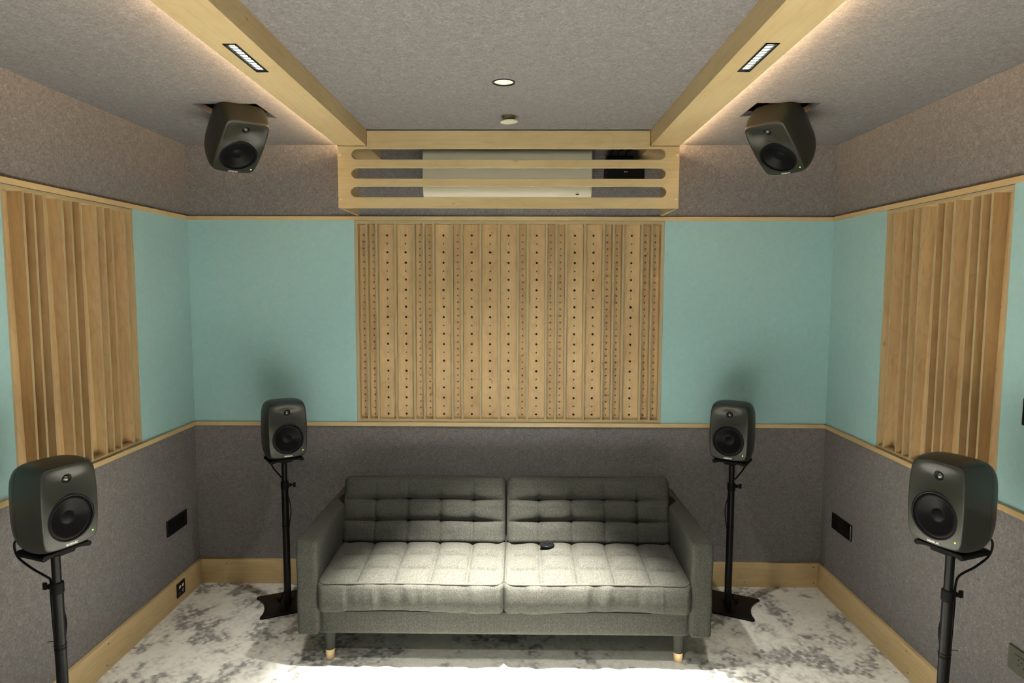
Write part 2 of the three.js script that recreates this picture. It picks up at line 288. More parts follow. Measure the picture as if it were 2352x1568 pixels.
// ------------------------------------------------------------------ perforated panel in the rear wall
{
  const W = 2 * RECB.x - 0.002, Hh = RECB.y1 - RECB.y0 - 0.002, FR = 0.018, D = 0.09, R = rng(301);
  const d = thing('perforated_panel', 'wide birch ply panel of drilled vertical boards in the rear wall above the sofa', 'acoustic panel', [0, RECB.y0, 0]);
  const y0 = 0.001, F0 = -0.003;
  const bx = (x0, x1, a0, a1, th, v = 0, g = 1) => woodUV(box(x0, x1, a0, a1, -D, F0), g, th, v * 0.41, v * 0.23);
  part('frame_rail', bx(-W / 2, W / 2, y0, y0 + FR, 1, 1, 0), PLY, d); part('frame_rail', bx(-W / 2, W / 2, y0 + Hh - FR, y0 + Hh, 1, 2, 0), PLY, d);
  part('frame_stile', bx(-W / 2, -W / 2 + FR, y0 + FR, y0 + Hh - FR, 0, 3), PLY, d); part('frame_stile', bx(W / 2 - FR, W / 2, y0 + FR, y0 + Hh - FR, 0, 4), PLY, d);
  part('backing', woodUV(box(-W / 2 + FR, W / 2 - FR, y0 + FR, y0 + Hh - FR, -D, -D + 0.006), 1), M.felt, d);
  const seq = 'ssBBssBsBBBsBssBBssBss'.split(''), open = W - 2 * FR - 21 * FIN;
  const raw = seq.reduce((a, c) => a + (c === 's' ? 0.0465 : 0.099), 0), k = open / raw;
  const bh = Hh - 2 * FR - 0.002;
  const board = (kind, w, skip) => {
    const sh = new THREE.Shape([[-w / 2, 0], [w / 2, 0], [w / 2, bh], [-w / 2, bh]].map(q => new THREE.Vector2(...q)));
    const hole = (y, r) => { const p = new THREE.Path(); p.absarc(0, y, r, 0, Math.PI * 2, true); sh.holes.push(p); };
    if (kind === 's') for (let i = 0; i < 28; i++) { if (i !== skip) hole(bh - 0.062 - i * 0.0405, 0.0045); }
    else for (let i = 0; i < 7; i++) { const y = bh - 0.064 - i * 0.1645; hole(y, 0.0069); hole(y - 0.0505, 0.0044); hole(y - 0.1015, 0.0069); }
    const g = new THREE.ExtrudeGeometry(sh, { depth: 0.009, bevelEnabled: false, curveSegments: 6 });
    return woodUV(g, 1, -1, R(), R());
  };
  const finG = [0, 1, 2].map(v => bx(-FIN / 2, FIN / 2, y0 + FR, y0 + Hh - FR, 0, v + 5));
  let x = -W / 2 + FR;
  seq.forEach((c, i) => {
    const w = (c === 's' ? 0.0465 : 0.099) * k, g = board(c, w - 0.0006, i === 1 ? 18 : -1), top = c === 's' ? 0.060 : 0.052, tilt = 0.024;
    part('perforated_board', g, WARMS[[0, 3, 2, 0, 2, 3, 0, 3, 3, 0, 0, 3, 0, 3, 3, 2, 0, 3, 3, 0, 3, 3][i]], d, [x + w / 2, y0 + FR + 0.001, -(top - tilt) - 0.009], [-Math.atan(tilt / bh), 0, 0]);
    x += w; if (i < 21) { part('fin', finG[i % 3], PLY, d, [x + FIN / 2, 0, 0]); x += FIN; }
  });
}

// ------------------------------------------------------------------ ceiling beams with cove strips and linear lights
const BX0 = 0.757, BX1 = 0.912, BY = 2.592;
for (const s of [-1, 1]) {
  const side = s < 0 ? 'on the baseboard-socket side' : 'away from the baseboard socket';
  const b = thing('ceiling_beam', 'long birch beam under the ceiling ' + side, 'beam', [0, 0, 0], 0, 'birch ceiling beams');
  const bx0 = s < 0 ? -BX1 : BX0, bx1 = s < 0 ? -BX0 : BX1;
  // body in three lengths leaves the pockets for the linear lights
  const lw = 0.043 / 2, segs = []; let z0 = 0;
  for (const [lz] of LINEAR_Z) { segs.push([z0, lz - 0.134]); z0 = lz + 0.134; } segs.push([z0, ZF]);
  const xc = s * 0.838, geos = segs.map(([a, c]) => box(bx0, bx1, BY, H - 0.001, a, c));
  for (const [lz] of LINEAR_Z) { geos.push(box(bx0, xc - lw, BY, H - 0.001, lz - 0.134, lz + 0.134), box(xc + lw, bx1, BY, H - 0.001, lz - 0.134, lz + 0.134)); }
  part('beam_body', woodUV(mergeGeometries(geos), 2, -1, s * 0.3, 0.2), M.birch, b);
  part('led_strip', box(s < 0 ? -BX1 - 0.012 : BX1, s < 0 ? -BX1 : BX1 + 0.012, 2.630, 2.642, 0.02, ZF - 0.02), M.glowWarm, b);
  const rl = new THREE.RectAreaLight(WARM, LAMP.cove, ZF - 0.04, 0.02); rl.name = 'cove_light';
  rl.position.set(s * (BX1 + 0.016), 2.648, ZF / 2); rl.lookAt(s * (BX1 + 1.016), 2.648 + 2.25, ZF / 2); b.add(rl);
  LINEAR_Z.forEach(([lz, I], li) => {
    const f = thing('linear_downlight', li ? 'black framed linear downlight further along the beam ' + side : 'black framed linear downlight of ten bright cells in the beam ' + side, 'light', [xc, BY, lz], 0, 'linear downlights in the beams');
    const L = 0.268, Wd = 0.043, r = 0.0075;
    part('trim_frame', mergeGeometries([box(-Wd / 2, -Wd / 2 + r, -0.002, 0.012, -L / 2, L / 2), box(Wd / 2 - r, Wd / 2, -0.002, 0.012, -L / 2, L / 2), box(-Wd / 2, Wd / 2, -0.002, 0.012, -L / 2, -L / 2 + r), box(-Wd / 2, Wd / 2, -0.002, 0.012, L / 2 - r, L / 2)]), M.black, f);
    part('housing', box(-Wd / 2 + 0.001, Wd / 2 - 0.001, 0.034, 0.04, -L / 2 + 0.001, L / 2 - 0.001), M.black, f);
    const cw = Wd / 2 - r, cl = (L - 2 * r) / 20;
    const cell = new THREE.CylinderGeometry(0.007 * Math.SQRT2, Math.SQRT2, 1, 4, 1, true); cell.rotateY(Math.PI / 4);
    { const p = cell.attributes.position; for (let i = 0; i < p.count; i++) { const low = p.getY(i) < 0; p.setXYZ(i, low ? Math.sign(p.getX(i)) * cw : p.getX(i), low ? 0.003 : 0.028, low ? Math.sign(p.getZ(i)) * cl : p.getZ(i)); } }
    const cg = cell.toNonIndexed(); cg.computeVertexNormals();
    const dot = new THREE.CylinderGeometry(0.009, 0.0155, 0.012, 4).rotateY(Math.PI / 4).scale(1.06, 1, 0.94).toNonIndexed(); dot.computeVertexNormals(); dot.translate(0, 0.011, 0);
    for (let i = 0; i < 10; i++) { const z = -L / 2 + r + cl * (2 * i + 1), c = part('reflector_cell', cg, M.chrome, f, [0, 0, z]); part('glow_lens', dot, M.glow, c); }  // lens oversized: its glow stands in for light reflected by the cell walls
    const sp = new THREE.SpotLight(COOL, I, 0, 0.62, 1, 2); sp.name = 'linear_beam'; sp.position.set(0, -0.006, 0); sp.target.position.set(0, -2, 0); sp.shadow.radius = 2.5; f.add(sp, sp.target);
  });
}

// ------------------------------------------------------------------ round downlights
DOWN.forEach(([x, z, I], i) => {
  const f = thing('round_downlight', i ? (i > 1 ? 'added unseen downlight nearest the plain felt wall, for bounce light on the grille' : 'round recessed downlight midway along the ceiling') : 'round recessed downlight with a black rim near the white ceiling sensor', 'light', [x, H, z], 0, 'round downlights in the ceiling');
  part('rim', new THREE.LatheGeometry([[0.0405, 0.02], [0.0405, 0.0], [0.0415, -0.003], [0.0465, -0.003], [0.0468, 0], [0.0438, 0.0]].map(q => new THREE.Vector2(...q)), 48), M.black, f);
  part('reflector', new THREE.LatheGeometry([[0.0404, 0.002], [0.038, 0.02], [0.030, 0.045]].map(q => new THREE.Vector2(...q)), 48), M.plastic, f);
  const d = cyl(0.0385, 0.0385, 0.003, 40); d.translate(0, 0.016, 0); part('diffuser', d, M.glow, f);
  for (const [k, angle, nm] of [[1, 0.43, 'downlight_beam'], [LAMP.spill, 1.0, 'downlight_spill']]) { // bright core and the weaker light around it
    const sp = new THREE.SpotLight(COOL, I * k, 0, angle, 1, 2); sp.name = nm; sp.position.set(0, -0.004, 0); sp.target.position.set(0, -2, 0); sp.shadow.radius = 2; f.add(sp, sp.target);
  }
});
{ // ceiling sensor
  const f = thing('ceiling_sensor', 'small round off-white ceiling sensor in front of the slotted grille', 'sensor', [0.008, H, 0.668]);
  const b = cyl(0.031, 0.030, 0.024, 40); b.translate(0, -0.012, 0); tag(part('base', b, M.bronze, f), 'brown mounting base');
  const p = new THREE.LatheGeometry([[0, -0.031], [0.041, -0.031], [0.043, -0.030], [0.043, -0.0255], [0.041, -0.024], [0, -0.024]].map(q => new THREE.Vector2(...q)), 48); part('cover', p, M.plastic, f, [0, 0, 0], [0.02, 0, 0.05]);
}

// ------------------------------------------------------------------ slotted box in front of the air conditioner
const font = await new FontLoader().loadAsync('fonts/droid/droid_sans_bold.typeface.json');
function lettering(text, width, depth = 0.0006) {
  const g = new TextGeometry(text, { font, size: 1, depth: 0.04, curveSegments: 4 }); g.computeBoundingBox(); const b = g.boundingBox, k = width / (b.max.x - b.min.x);
  g.translate(-(b.min.x + b.max.x) / 2, -(b.min.y + b.max.y) / 2, 0); g.scale(k, k, depth / 0.04); return g;
}
{
  const f = thing('grille_box', 'birch ply box with three long rounded slots in front of the air conditioner', 'grille', [0, 0, 0]);
  const V = (x, y) => new THREE.Vector2(x, y), GX = 0.911, ZG = 0.39, y0 = 2.264;
  const sh = new THREE.Shape([V(-GX, y0), V(GX, y0), V(GX, BY - 0.003), V(BX0 - 0.004, BY - 0.003), V(BX0 - 0.004, H - 0.005), V(-BX0 + 0.004, H - 0.005), V(-BX0 + 0.004, BY - 0.003), V(-GX, BY - 0.003)]);
  for (const [yc, x] of [[2.5475, 0.836], [2.4475, 0.839], [2.35, 0.844]]) { const p = new THREE.Path(), r = 0.0285; p.absarc(x - r, yc, r, -Math.PI / 2, Math.PI / 2, false); p.absarc(-x + r, yc, r, Math.PI / 2, Math.PI * 1.5, false); p.closePath(); sh.holes.push(p); }
  const g = new THREE.ExtrudeGeometry(sh, { depth: 0.015, bevelEnabled: true, bevelThickness: 0.0015, bevelSize: 0.0015, bevelOffset: -0.0015, bevelSegments: 2, curveSegments: 16 }); g.translate(0, 0, ZG - 0.0165);
  part('slotted_front', woodUV(g, 0, -1, 0.1, 0.5), M.birch, f);
  for (const s of [-1, 1]) part('side_panel', woodUV(box(s < 0 ? -GX : GX - 0.018, s < 0 ? -GX + 0.018 : GX, y0, BY - 0.003, 0.001, ZG - 0.0185), 2, 0, s * 0.2), PLY, f);
  const bolt = new THREE.LatheGeometry([[0, 0.004], [0.003, 0.0038], [0.0055, 0.002], [0.006, 0]].map(q => V(...q)), 20); bolt.rotateX(Math.PI / 2);
  for (const s of [-1, 1]) for (const y of [2.543, 2.312]) part('bolt', bolt, M.brass, f, [s * 0.898, y, ZG]);
}
{ // air conditioner
  const f = thing('air_conditioner', 'long off-white wall air conditioner behind the slotted birch box', 'air conditioner', [-0.008, 2.33, 0.001]);
  const W = 0.955, sh = new THREE.Shape(); sh.moveTo(0, 0.03); sh.lineTo(0, 0.285); sh.lineTo(0.16, 0.285); sh.quadraticCurveTo(0.192, 0.284, 0.197, 0.255); sh.lineTo(0.207, 0.088); sh.lineTo(0.06, 0.03); sh.closePath();
  const ex = (shape, w) => { const g = new THREE.ExtrudeGeometry(shape, { depth: w - 0.012, bevelEnabled: true, bevelThickness: 0.006, bevelSize: 0.006, bevelOffset: -0.006, bevelSegments: 4, curveSegments: 10 }); g.rotateY(-Math.PI / 2); g.translate((w - 0.012) / 2, 0, 0); return g; };
  part('body', ex(sh, W), M.plastic, f);
  const fl = new THREE.Shape(); fl.moveTo(0.06, 0.012); fl.quadraticCurveTo(0.16, 0.006, 0.190, 0.022); fl.quadraticCurveTo(0.208, 0.04, 0.2095, 0.078); fl.lineTo(0.20, 0.079); fl.lineTo(0.06, 0.03); fl.closePath();
  part('flap', ex(fl, W - 0.004), M.plastic, f);
  part('badge', box(0.385, 0.403, 0.029, 0.034, 0.205, 0.2088), M.dark, f);
  part('indicator', box(0.466, 0.4685, 0.060, 0.069, 0.2075, 0.2102), M.olive, f);
}
{ // network box
  const f = thing('network_switch', 'black network switch mounted beside the air conditioner inside the slotted box', 'switch', [0.665, 2.43, 0.001]);
  part('case', new RoundedBoxGeometry(0.215, 0.105, 0.15, 3, 0.004).translate(0, 0.0525, 0.075), M.black, f);
  const e = lettering('tp-link', 0.013); part('brand_text', e, M.logo, f, [0.004, 0.066, 0.1502]);
  const ring = new THREE.TorusGeometry(0.0027, 0.0009, 6, 4); part('brand_mark', ring, M.logo, f, [-0.0075, 0.0665, 0.1505]);
  part('port_strip', box(-0.09, 0.06, 0.1045, 0.108, 0.02, 0.13), M.dark, f);
  const a = thing('power_adapter', 'black power adapter with leads above the network switch in the slotted box', 'adapter', [0.64, 2.5385, 0.001]);
  part('adapter_body', new RoundedBoxGeometry(0.15, 0.06, 0.10, 3, 0.006).translate(0, 0.03, 0.05), M.black, a);
  for (let i = 0; i < 3; i++) part('lead', tube([[-0.05 + i * 0.04, 0.058, 0.08], [-0.052 + i * 0.045, 0.085, 0.09], [-0.03 + i * 0.05, 0.10, 0.05], [-0.02 + i * 0.05, 0.12, 0.01]], 0.004, 20), M.rubber, a);
}

// ------------------------------------------------------------------ studio speakers
const WOOF_Y = -0.045, TW_Y = 0.100;
function speakerGeometry() {
  const A = 0.1055, B = 0.153, zf = 0.105, NS = 144;
  const rings = []; // each: list of NS points
  const outline = (a, b, n, t) => { const c = Math.cos(t), s = Math.sin(t), r = Math.pow(Math.pow(Math.abs(c) / a, n) + Math.pow(Math.abs(s) / b, n), -1 / n), x = r * c, y = r * s, q = Math.min(1, n / 9); return [x * (1 - 0.075 * q * (y / b) ** 2), y * (1 - 0.045 * q * (x / a) ** 2)]; };
  const ang = i => { const t = i / NS * Math.PI * 2; return t; };
  const bow = (x, y) => -0.005 * (x / A) ** 2 - 0.010 * Math.pow(Math.abs(y / B), 3);
  const dish = (x, y) => { const ex = x / 0.076, ey = (y - 0.088) / (y > 0.088 ? 0.046 : 0.058); return -0.019 * Math.exp(-Math.pow(ex * ex, 1.2) - Math.pow(ey * ey, 1.2)); };
  const f = 0.0085, a0 = A - f, b0 = B - f;
  for (let k = 0; k <= 46; k++) { const q = k / 46, n = 2 + 10 * Math.pow(q, 1.5); rings.push(Array.from({ length: NS }, (_, i) => { const [x, y] = outline(a0 * q + 1e-6, b0 * q + 1e-6, n, ang(i)); return [x, y, zf + bow(x, y) + dish(x, y) * (1 - Math.pow(q, 10))]; })); }
  for (let k = 1; k <= 6; k++) { const t = k / 6 * Math.PI / 2; rings.push(Array.from({ length: NS }, (_, i) => { const [x, y] = outline(a0 + f * Math.sin(t), b0 + f * Math.sin(t), 12, ang(i)); const [xe, ye] = outline(a0, b0, 12, ang(i)); return [x, y, zf + bow(xe, ye) * (1 - 0.15 * k / 6) - f * (1 - Math.cos(t))]; })); }
  const rows = [[0.085, 1.018, 11.5], [0.065, 1.055, 11], [0.045, 1.08, 10], [0.02, 1.092, 9], [-0.008, 1.088, 8], [-0.0295, 1.072, 6.5], [-0.0305, 1.062, 6.5], [-0.0322, 1.062, 6.5], [-0.0332, 1.068, 6.5], [-0.05, 1.04, 6], [-0.07, 0.99, 5.5], [-0.09, 0.905, 5], [-0.103, 0.81, 4.6], [-0.111, 0.68, 4.2], [-0.114, 0.5, 4], [-0.115, 0.0001, 4]];
  for (const [z, sc, n] of rows) rings.push(Array.from({ length: NS }, (_, i) => { const [x, y] = outline(A * sc, B * sc, n, ang(i)); return [x, y, z]; }));
  const pos = [], idx = [];
  rings.forEach(r => r.forEach(q => pos.push(...q)));
  for (let j = 0; j + 1 < rings.length; j++) for (let i = 0; i < NS; i++) { const a = j * NS + i, b = j * NS + (i + 1) % NS, c = a + NS, d = b + NS; idx.push(a, c, b, b, c, d); }
  const g = new THREE.BufferGeometry(); g.setAttribute('position', new THREE.Float32BufferAttribute(pos, 3)); g.setAttribute('uv', new THREE.Float32BufferAttribute(new Float32Array(pos.length / 3 * 2), 2)); g.setIndex(idx); g.computeVertexNormals();
  const ev = new Evaluator(); ev.useGroups = false;
  const body = new Brush(g); body.updateMatrixWorld();
  const cut = (r, depth, y, z) => { const c = cyl(r, r, depth, 72); c.rotateX(Math.PI / 2); const br = new Brush(c); br.position.set(0, y, z); br.updateMatrixWorld(); return br; };
  let r1 = ev.evaluate(body, cut(0.0865, 0.06, WOOF_Y, 0.105), SUBTRACTION); r1.updateMatrixWorld();
  r1 = ev.evaluate(r1, cut(0.0185, 0.04, TW_Y, zf + bow(0, TW_Y) + dish(0, TW_Y) + 0.006), SUBTRACTION);
  const out = r1.geometry; out.clearGroups(); return { geo: out, zAt: (x, y) => zf + bow(x, y) + dish(x, y) };
}
const SPK = speakerGeometry();
const L2 = a => a.map(q => new THREE.Vector2(...q));
const woofZ = SPK.zAt(0, WOOF_Y) - 0.0035;
const wooferG = new THREE.LatheGeometry(L2([[0, -0.0175], [0.008, -0.0178], [0.016, -0.0188], [0.022, -0.0202], [0.0255, -0.0208], [0.031, -0.0196], [0.045, -0.0145], [0.058, -0.0095], [0.0625, -0.0078], [0.067, -0.0058], [0.071, -0.0050], [0.075, -0.0052], [0.0785, -0.0060], [0.081, -0.006]]), 64).rotateX(Math.PI / 2);
const rimG = new THREE.LatheGeometry(L2([[0.0805, -0.012], [0.0805, -0.003], [0.0815, -0.0015], [0.0845, -0.0008], [0.0862, -0.002], [0.0862, -0.012]]), 64).rotateX(Math.PI / 2);
const domeG = new THREE.SphereGeometry(0.0125, 28, 14, 0, Math.PI * 2, 0, Math.PI / 2).rotateX(Math.PI / 2);
const dringG = new THREE.LatheGeometry(L2([[0.0120, -0.004], [0.0142, -0.0015], [0.0165, -0.001], [0.0183, 0.0005], [0.0183, -0.008]]), 40).rotateX(Math.PI / 2);
const ledG = new THREE.SphereGeometry(0.003, 12, 8);
const logoG = lettering('GENELEC', 0.0445);
function isoPod() {
  const s = new THREE.Shape(); s.moveTo(-0.080, 0); s.lineTo(0.080, 0); s.quadraticCurveTo(0.090, -0.002, 0.090, -0.010); s.quadraticCurveTo(0.088, -0.018, 0.079, -0.015); s.quadraticCurveTo(0.05, -0.005, 0.03, -0.007); s.lineTo(0.024, -0.0155); s.lineTo(-0.024, -0.0155); s.lineTo(-0.03, -0.007); s.quadraticCurveTo(-0.05, -0.005, -0.079, -0.015); s.quadraticCurveTo(-0.088, -0.018, -0.090, -0.010); s.quadraticCurveTo(-0.090, -0.002, -0.080, 0);
  const g = new THREE.ExtrudeGeometry(s, { depth: 0.142, bevelEnabled: true, bevelThickness: 0.004, bevelSize: 0.003, bevelSegments: 3, curveSegments: 10 }); g.translate(0, 0, -0.075); return g;
}
const podG = isoPod();
function makeSpeaker(label, pos, quat, pod, group) {
  const t = thing('studio_speaker', label, 'speaker', pos, 0, group); t.quaternion.copy(quat);
  part('cabinet', SPK.geo, M.cabinet, t);
  const w = part('woofer', wooferG, M.cone, t, [0, WOOF_Y, woofZ]); part('woofer_rim', rimG, M.rim, w);
  const tz = SPK.zAt(0, TW_Y); const d = part('tweeter', domeG, M.dome, t, [0, TW_Y, tz - 0.0085]); part('tweeter_ring', dringG, M.rim, d, [0, 0, 0.0085]);
  tag(part('power_light', ledG, M.led, t, [0.079, -0.117, SPK.zAt(0.079, -0.117)]), 'small green power light');
  tag(part('brand_lettering', logoG, M.logo, t, [0, -0.1415, SPK.zAt(0.0, -0.1415) - 0.0001], [0.12, 0, 0]), 'white lettering');
  if (pod) part('table_stand', podG, M.rubber, t, [0, -0.1665, 0]);
  return t;
}
function plateG() {
  const u = 0.156, v0 = -0.172, v1 = 0.104, r = 0.012, s = new THREE.Shape();
  s.moveTo(-u + r, v0); s.lineTo(u - r, v0); s.quadraticCurveTo(u, v0, u, v0 + r); s.bezierCurveTo(u - 0.045, -0.10, u - 0.045, 0.02, u, v1 - r); s.quadraticCurveTo(u, v1, u - r, v1); s.lineTo(-u + r, v1); s.quadraticCurveTo(-u, v1, -u, v1 - r); s.bezierCurveTo(-u + 0.045, 0.02, -u + 0.045, -0.10, -u, v0 + r); s.quadraticCurveTo(-u, v0, -u + r, v0);
  const g = new THREE.ExtrudeGeometry(s, { depth: 0.008, bevelEnabled: true, bevelThickness: 0.002, bevelSize: 0.002, bevelSegments: 3, curveSegments: 16 }); g.rotateX(Math.PI / 2); g.scale(1, 1, 1); g.translate(0, 0.0105, 0); return g;
}
const baseG = plateG();
const Y = new THREE.Vector3(0, 1, 0);
// pole foot x, z, toe-in (radians about y), height of the woofer
const STANDS = [
  { x: -1.268, z: 0.312, a: 0.60, ba: 0.44, wy: 1.002, k: -1, where: 'beside the sofa, baseboard-socket side', knob: 1 },
  { x: 1.272, z: 0.288, a: -0.56, ba: -0.44, wy: 0.998, k: 1, where: 'beside the sofa, away from the baseboard socket', knob: 1 },
  { x: -1.666, z: 1.600, a: 1.20, ba: 1.10, wy: 0.998, k: -1, where: 'by the slatted diffuser, baseboard-socket side', knob: -1 },
  { x: 1.648, z: 1.605, a: -1.18, ba: -1.10, wy: 1.030, k: 1, where: 'by the slatted diffuser, away from the baseboard socket', knob: 1 },
];
STANDS.forEach((S, i) => {
  const cy = S.wy - WOOF_Y, top = cy - 0.1665 - 0.0185, grp = i < 2 ? 'studio speakers beside the sofa' : 'studio speakers by the side walls';
  const q = new THREE.Quaternion().setFromAxisAngle(Y, S.a);
  makeSpeaker('dark grey studio speaker on stand ' + S.where, [S.x, cy, S.z], q, true, grp);
  const st = thing('speaker_stand', 'black speaker floor stand ' + S.where, 'stand', [S.x, 0, S.z], 0, i < 2 ? 'stands beside the sofa' : 'stands by the side walls');
  part('base_plate', baseG, M.black, st, [0, 0, 0], [0, S.ba, 0]);
  const col = 0.735; const cg = (r, y0, y1, seg = 28) => { const g = cyl(r, r, y1 - y0, seg); g.translate(0, (y0 + y1) / 2, 0); return g; };
  part('lower_pole', cg(0.0195, 0.0105, col), M.black, st);
  part('upper_pole', cg(0.0155, col, top - 0.002), M.black, st);
  const tp = new THREE.LatheGeometry(L2([[0, -0.018], [0.018, -0.018], [0.022, -0.006], [0.045, -0.004], [0.045, 0], [0, 0]]), 32); part('top_plate', tp, M.black, st, [0, top, 0]);
  const collar = part('collar', new THREE.LatheGeometry(L2([[0.0155, 0.004], [0.020, 0.003], [0.0225, 0], [0.0225, -0.036], [0.0195, -0.040]]), 32), M.rubber, st, [0, col, 0]);
  const kg = mergeGeometries([cyl(0.005, 0.005, 0.03, 12).rotateZ(Math.PI / 2).translate(0.034, 0, 0), cyl(0.010, 0.010, 0.016, 16).rotateZ(Math.PI / 2).translate(0.029, 0, 0), new THREE.BoxGeometry(0.014, 0.026, 0.008).translate(0.053, 0, 0)]);
  part('knob', kg, M.rubber, collar, [0, -0.018, 0], [0, S.knob > 0 ? 0.15 : Math.PI - 0.15, 0]);
  part('joint_ring', cg(0.0205, 0.478, 0.486), M.rubber, st);
  // cables
  const F = new THREE.Vector3(Math.sin(S.a), 0, Math.cos(S.a)), Rr = new THREE.Vector3(Math.cos(S.a), 0, -Math.sin(S.a));
  const P = (r, y, f) => [S.x + Rr.x * r + F.x * f, y, S.z + Rr.z * r + F.z * f];
  const sg = i % 2 ? 1 : -1, o = sg * 0.0;
  const pw = tube([P(sg * 0.045, top + 0.055, -0.104), P(sg * 0.052, top + 0.03, -0.145), P(sg * 0.05, top - 0.02, -0.14), P(sg * 0.04, top - 0.06, -0.085), P(sg * 0.015, top - 0.10, -0.03), P(sg * 0.006, col + 0.012, -0.0285), P(sg * 0.006, col - 0.045, -0.0285), P(0.004 * sg, 0.45, -0.024), P(0.006 * sg, 0.1, -0.024), P(0.03 * sg, 0.022, -0.06), P(0.03 * sg, 0.0175, -0.10)], 0.0042, 110);
  tag(part(numbered('power_cable'), pw, M.rubber, scene), 'black power cable on stand ' + S.where, 'cable', 'power cables on the speaker stands');
  const sgn = tube([P(-sg * 0.02, top + 0.05, -0.104), P(-sg * 0.03, top + 0.02, -0.13), P(-sg * 0.035, top - 0.04, -0.09), P(-sg * 0.02, top - 0.075, -0.045), P(-sg * 0.012, top - 0.11, -0.016), P(-sg * 0.017, col - 0.02, -0.0215), P(-sg * 0.017, col - 0.06, -0.0215), P(-sg * 0.034, 0.57, -0.012), P(-sg * 0.020, 0.44, -0.014), P(-sg * 0.0215, 0.2, -0.010), P(-sg * 0.024, 0.03, -0.016), P(-sg * 0.05, 0.0165, -0.06)], 0.0028, 110);
  tag(part(numbered('signal_cable'), sgn, M.rubber, scene), 'thin black signal cable on stand ' + S.where, 'cable', 'signal cables on the speaker stands');
  const tie = mergeGeometries([new THREE.TorusGeometry(0.0208, 0.0012, 6, 32).rotateX(Math.PI / 2), tube([[S.k * 0.019, 0, -0.008], [S.k * 0.04, 0.003, -0.012], [S.k * 0.058, 0.001, -0.012]], 0.0011, 10, 6)]);
  part('cable_tie', tie, M.rubber, st, [0, i < 2 ? 0.10 : 0.495, 0]);
});
// two speakers leaning out of the ceiling
{
  const aim = (yaw, pitch) => new THREE.Quaternion().setFromEuler(new THREE.Euler(pitch, yaw, 0, 'YXZ'));
  for (const [wx, wy, wz, yaw, lab] of [[-1.269, 2.455, 0.80, 0.76, 'dark grey studio speaker leaning out of the ceiling, baseboard-socket side'], [1.272, 2.447, 0.805, -0.88, 'dark grey studio speaker leaning out of the ceiling, away from the baseboard socket']]) {
    const q = aim(yaw, 0.87), off = new THREE.Vector3(0, WOOF_Y, woofZ).applyQuaternion(q);
    const t = makeSpeaker(lab, [wx - off.x, wy - off.y, wz - off.z], q, false, 'studio speakers in the ceiling');
    part('mounting_arm', tube([[0, 0.02, -0.10], [0, 0.05, -0.16], [0, 0.16, -0.20], [0, 0.24, -0.14]], 0.012, 20), M.black, t);
  }
}

